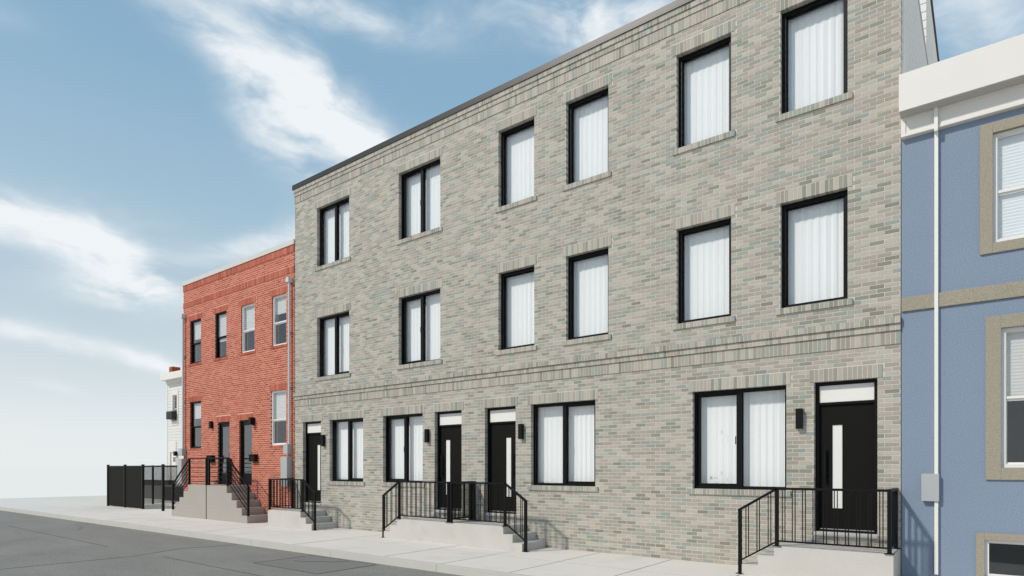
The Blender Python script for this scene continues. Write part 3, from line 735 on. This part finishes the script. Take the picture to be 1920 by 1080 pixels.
MB().box(bh[2][0]+.047, bh[2][1]-.047, F+.06, F+.066, bh[2][2]+.047, bh[2][3]-.047).build('pane', 'glass_door', w)
for h in bh[3:]: hung_window(blue, *h, 'white_paint', .5, q=.035, inset=0)
# cornice
MB().box(BX0-.006, BX1, F-.30, F+.35, 6.952, 7.50).build('cornice_fascia', 'white_trim', blue, bevel=.004)
mb = MB(); mb.box(BX0+.001, BX1-.001, F-.08, F-.0005, 6.655, 6.951); mb.box(BX0+.001, BX1-.001, F-.095, F-.0802, 6.66, 6.70); mb.box(BX0+.001, BX1-.001, F-.095, F-.0802, 6.90, 6.9505); mb.box(BX0+.001, BX0+.06, F-.095, F-.0802, 6.7005, 6.8995)
mb.build('frieze', 'white_trim', blue)
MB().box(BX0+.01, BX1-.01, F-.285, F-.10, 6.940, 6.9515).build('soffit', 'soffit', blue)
MB().box(BX0, BX1, F+.25, F+12, 7.0, 7.2).build('roof', 'roofing', blue)
mb = MB(); mb.box(BX0, BX0+.2, F+.25, F+12, -.14, 7.0); mb.box(BX1-.2, BX1, F+.25, F+12, -.14, 7.0); mb.box(BX0+.2, BX1-.2, F+11.8, F+12, -.14, 7.0); mb.build('side_wall', 'stucco_blue', blue)
mb = MB(); mb.box(BX0+.2, BX1-.2, F+2.2, F+2.3, -.14, 7.0); mb.box(BX0+.2, BX1-.2, F+.25, F+2.2, 4.2, 4.35); mb.box(BX0+.2, BX1-.2, F+.25, F+2.2, 1.1, 1.25); mb.build('interior_wall', 'interior', blue)
# pipe and meter box on the blue wall
dp = empty('downpipe', (-.585, F, .15), 'thin white pipe with a grey box on the blue stucco wall', 'downpipe')
mb = MB(); mb.box(-.608, -.562, F-.055, F-.006, .150, 6.655); mb.box(-.608, -.562, F-.14, F-.096, 6.62, 6.938); mb.box(-.6075, -.5625, F-.139, F-.02, 6.60, 6.652)
mb.build('pipe', 'white_paint', dp)
MB().box(-.765, -.549, F-.085, F-.0555, 1.22, 1.62).build('box_cover', 'box_grey', dp, bevel=.003)
mb = MB(); mb.box(-.76, -.6085, F-.055, F-.001, 1.225, 1.615); mb.box(-.5615, -.553, F-.055, F-.001, 1.225, 1.615); mb.build('box_body', 'box_grey', dp)

# ------------------------------------------------------------------ white house far left
WF = F+4.7
wh = empty('clapboard_house', (-33, WF, 0), 'small pale clapboard house set back behind the red house', 'house')
WX0, WX1 = -36.3, -25.0
whh = [(-35.59, -35.07, 4.30, 5.75), (-35.90, -35.22, .5, 2.60)]
wall_mesh('front_wall', 'white_siding', wh, WX0, WX1, -.14, 6.9, whh, WF, WF+.2)
mb = MB(); z = 0
while z < 6.4:
    segs = cut([(WX0, WX1, z, z+.155)], (-35.75, -34.94, 4.09, 6.0)); segs = [q for s in segs for q in cut([s], (-36.1, -35.2, 0, 3.18))]
    for (a, b, c, d) in segs:
        n0 = len(mb.v); y = WF
        mb.v += [(a, y-.028, c), (b, y-.028, c), (b, y-.010, d), (a, y-.010, d), (a, y-.0005, c), (b, y-.0005, c), (b, y-.0005, d), (a, y-.0005, d)]
        mb.f += [(n0, n0+1, n0+2, n0+3), (n0+4, n0+7, n0+6, n0+5), (n0+1, n0+5, n0+6, n0+2), (n0, n0+3, n0+7, n0+4), (n0+3, n0+2, n0+6, n0+7), (n0, n0+4, n0+5, n0+1)]; mb.c += [None]*6
    z += .155
mb.build('clapboard', 'white_siding', wh, kind='stuff')
MB().box(WX0-.02, WX0+.07, WF-.034, WF+.001, 0, 6.4).build('corner_board', 'white_trim', wh)
mb = MB(); mb.box(WX0, WX0+.2, WF+.2, WF+9, -.14, 6.8); mb.box(WX0+.2, WX1, WF+8.8, WF+9, -.14, 6.8); mb.box(WX1-.2, WX1, WF+.2, WF+8.8, -.14, 6.8); mb.build('side_wall', 'white_siding', wh)
MB().box(WX0+.05, WX1, WF-.40, WF+.3, 6.55, 6.92).build('cornice', 'white_trim', wh, bevel=.01)
MB().box(WX0+.02, WX1, WF-.12, WF-.0005, 6.40, 6.5495).build('frieze', 'white_siding', wh)
MB().box(WX0, WX1, WF+.3, WF+9, 6.8, 6.9).build('roof', 'roofing', wh)
MB().box(WX0+.2, WX1-.2, WF+1.5, WF+1.6, 0, 6.7).build('interior_wall', 'interior', wh)
MB().ring(-35.75, -34.94, 4.09, 6.0, WF-.045, WF-.0005, .16, .13, .21, .25).build('window_surround', 'white_trim', wh)
hung_window(wh, *whh[0], 'white_paint', .02, q=.02, fw=.05, inset=0, y0=WF)
MB().box(-35.78, -35.10, WF-.30, WF-.046, 4.40, 4.83).build('window_box', 'planter', wh, bevel=.01)
MB().ring(-36.1, -35.19, .1, 3.18, WF-.045, WF-.0005, .2, .04, .02, .58).build('door_surround', 'white_trim', wh)
d = MB().box(-35.90, -35.22, WF+.02, WF+.08, .5, 2.60).build('door', 'white_paint', wh)
MB().box(-35.66, -35.32, WF+.012, WF+.0195, 2.07, 2.34).build('pane', 'glass_door', d)
MB().box(-34.62, -34.3, WF-.04, WF-.0005, .5, 3.0).build('panel_trim', 'white_trim', wh)
ch = MB(); 
for k in range(7):
    z = 6.78+k*.08; ch.brick(-36.0, -35.815, z+.005, z+.075, WF-.05, WF+.4, tone(PAL_R)); ch.brick(-35.805, -35.63, z+.005, z+.075, WF-.05, WF+.4, tone(PAL_R))
ch.build('chimney', 'brick_red', wh)
lantern(-35.20, -35.03, 2.40, 2.64, .14, WF-.04, 'tiny black wall light by the white door of the clapboard house', None)
o = empty('planter', (-36.2, WF-.35, 0), 'long dark planter on a grey block in front of the clapboard house', 'planter')
MB().box(-38.6, -35.4, WF-.35, WF-.05, .75, 1.06).build('planter_box', 'planter', o, bevel=.01)
MB().box(-38.5, -35.5, WF-.33, WF-.07, 0, .7495).build('base_block', 'wall_midgrey', o)
o = empty('storage_bin', (-34.2, F+4.25, 0), 'dark grey storage bin with a lid coloured lighter like a lit top, by the mesh fence', 'storage bin')
MB().box(-35.45, -32.9, F+4.05, F+4.5, -.004, .735).build('bin_body', 'planter', o, bevel=.01)
MB().box(-35.48, -32.87, F+4.02, F+4.53, .7355, .80).build('lid', 'wall_midgrey', o, bevel=.01)  # lighter grey puts the brightness of a lit top into the lid colour

# ------------------------------------------------------------------ fences
fy = F+.15
fe = empty('fence', (-29.9, fy, 0), 'black street fence with two solid panels and an open bay', 'fence')
for x in (-31.72, -29.85, -28.05, -26.17):
    p = MB().bar((x, fy, 0), (x, fy, 1.85), .085).build('post', 'black_metal', fe)
    MB().box(x-.05, x+.05, fy-.05, fy+.05, 1.8505, 1.875).build('post_cap', 'black_metal', p)
MB().bar((-31.72, fy, 1.80), (-24.15, fy, 1.80), .04, .05).build('top_rail', 'black_metal', fe)
for a, b in ((-31.67, -29.90), (-29.80, -28.10)):
    MB().box(a, b, fy-.012, fy+.012, .03, 1.77).build('solid_panel', 'dark_panel', fe)
sx = -31.72
sf = empty('mesh_fence', (sx, F+4, 0), 'black wire mesh fence running back from the street fence corner', 'fence')
for yy in (F+2.05, F+3.95, F+5.85, F+7.75):
    MB().bar((sx, yy, 0), (sx, yy, 1.86), .07).build('post', 'black_metal', sf)
MB().bar((sx, fy+.05, 1.80), (sx, F+7.75, 1.80), .04, .05).build('top_rail', 'black_metal', sf)
mb = MB(); y0_, y1_, zA, zB = fy+.05, F+7.75, .02, 1.78; hgt = zB-zA; sp = .085
for dr in (1, -1):
    s_ = y0_-hgt
    while s_ < y1_:
        if dr == 1: p, q = [s_, zA], [s_+hgt, zB]
        else: p, q = [s_, zB], [s_+hgt, zA]
        if p[0] < y0_: t_ = (y0_-p[0])/hgt; p = [y0_, p[1]+(q[1]-p[1])*t_]
        if q[0] > y1_: t_ = (q[0]-y1_)/hgt; q = [y1_, q[1]+(p[1]-q[1])*t_]
        if q[0]-p[0] > .02: mb.bar((sx+.006*dr, p[0], p[1]), (sx+.006*dr, q[0], q[1]), .008, .021, (0, 1, 0) if False else (0, -dr, 1))
        s_ += sp
mb.build('wire_mesh', 'black_metal', sf, kind='stuff')
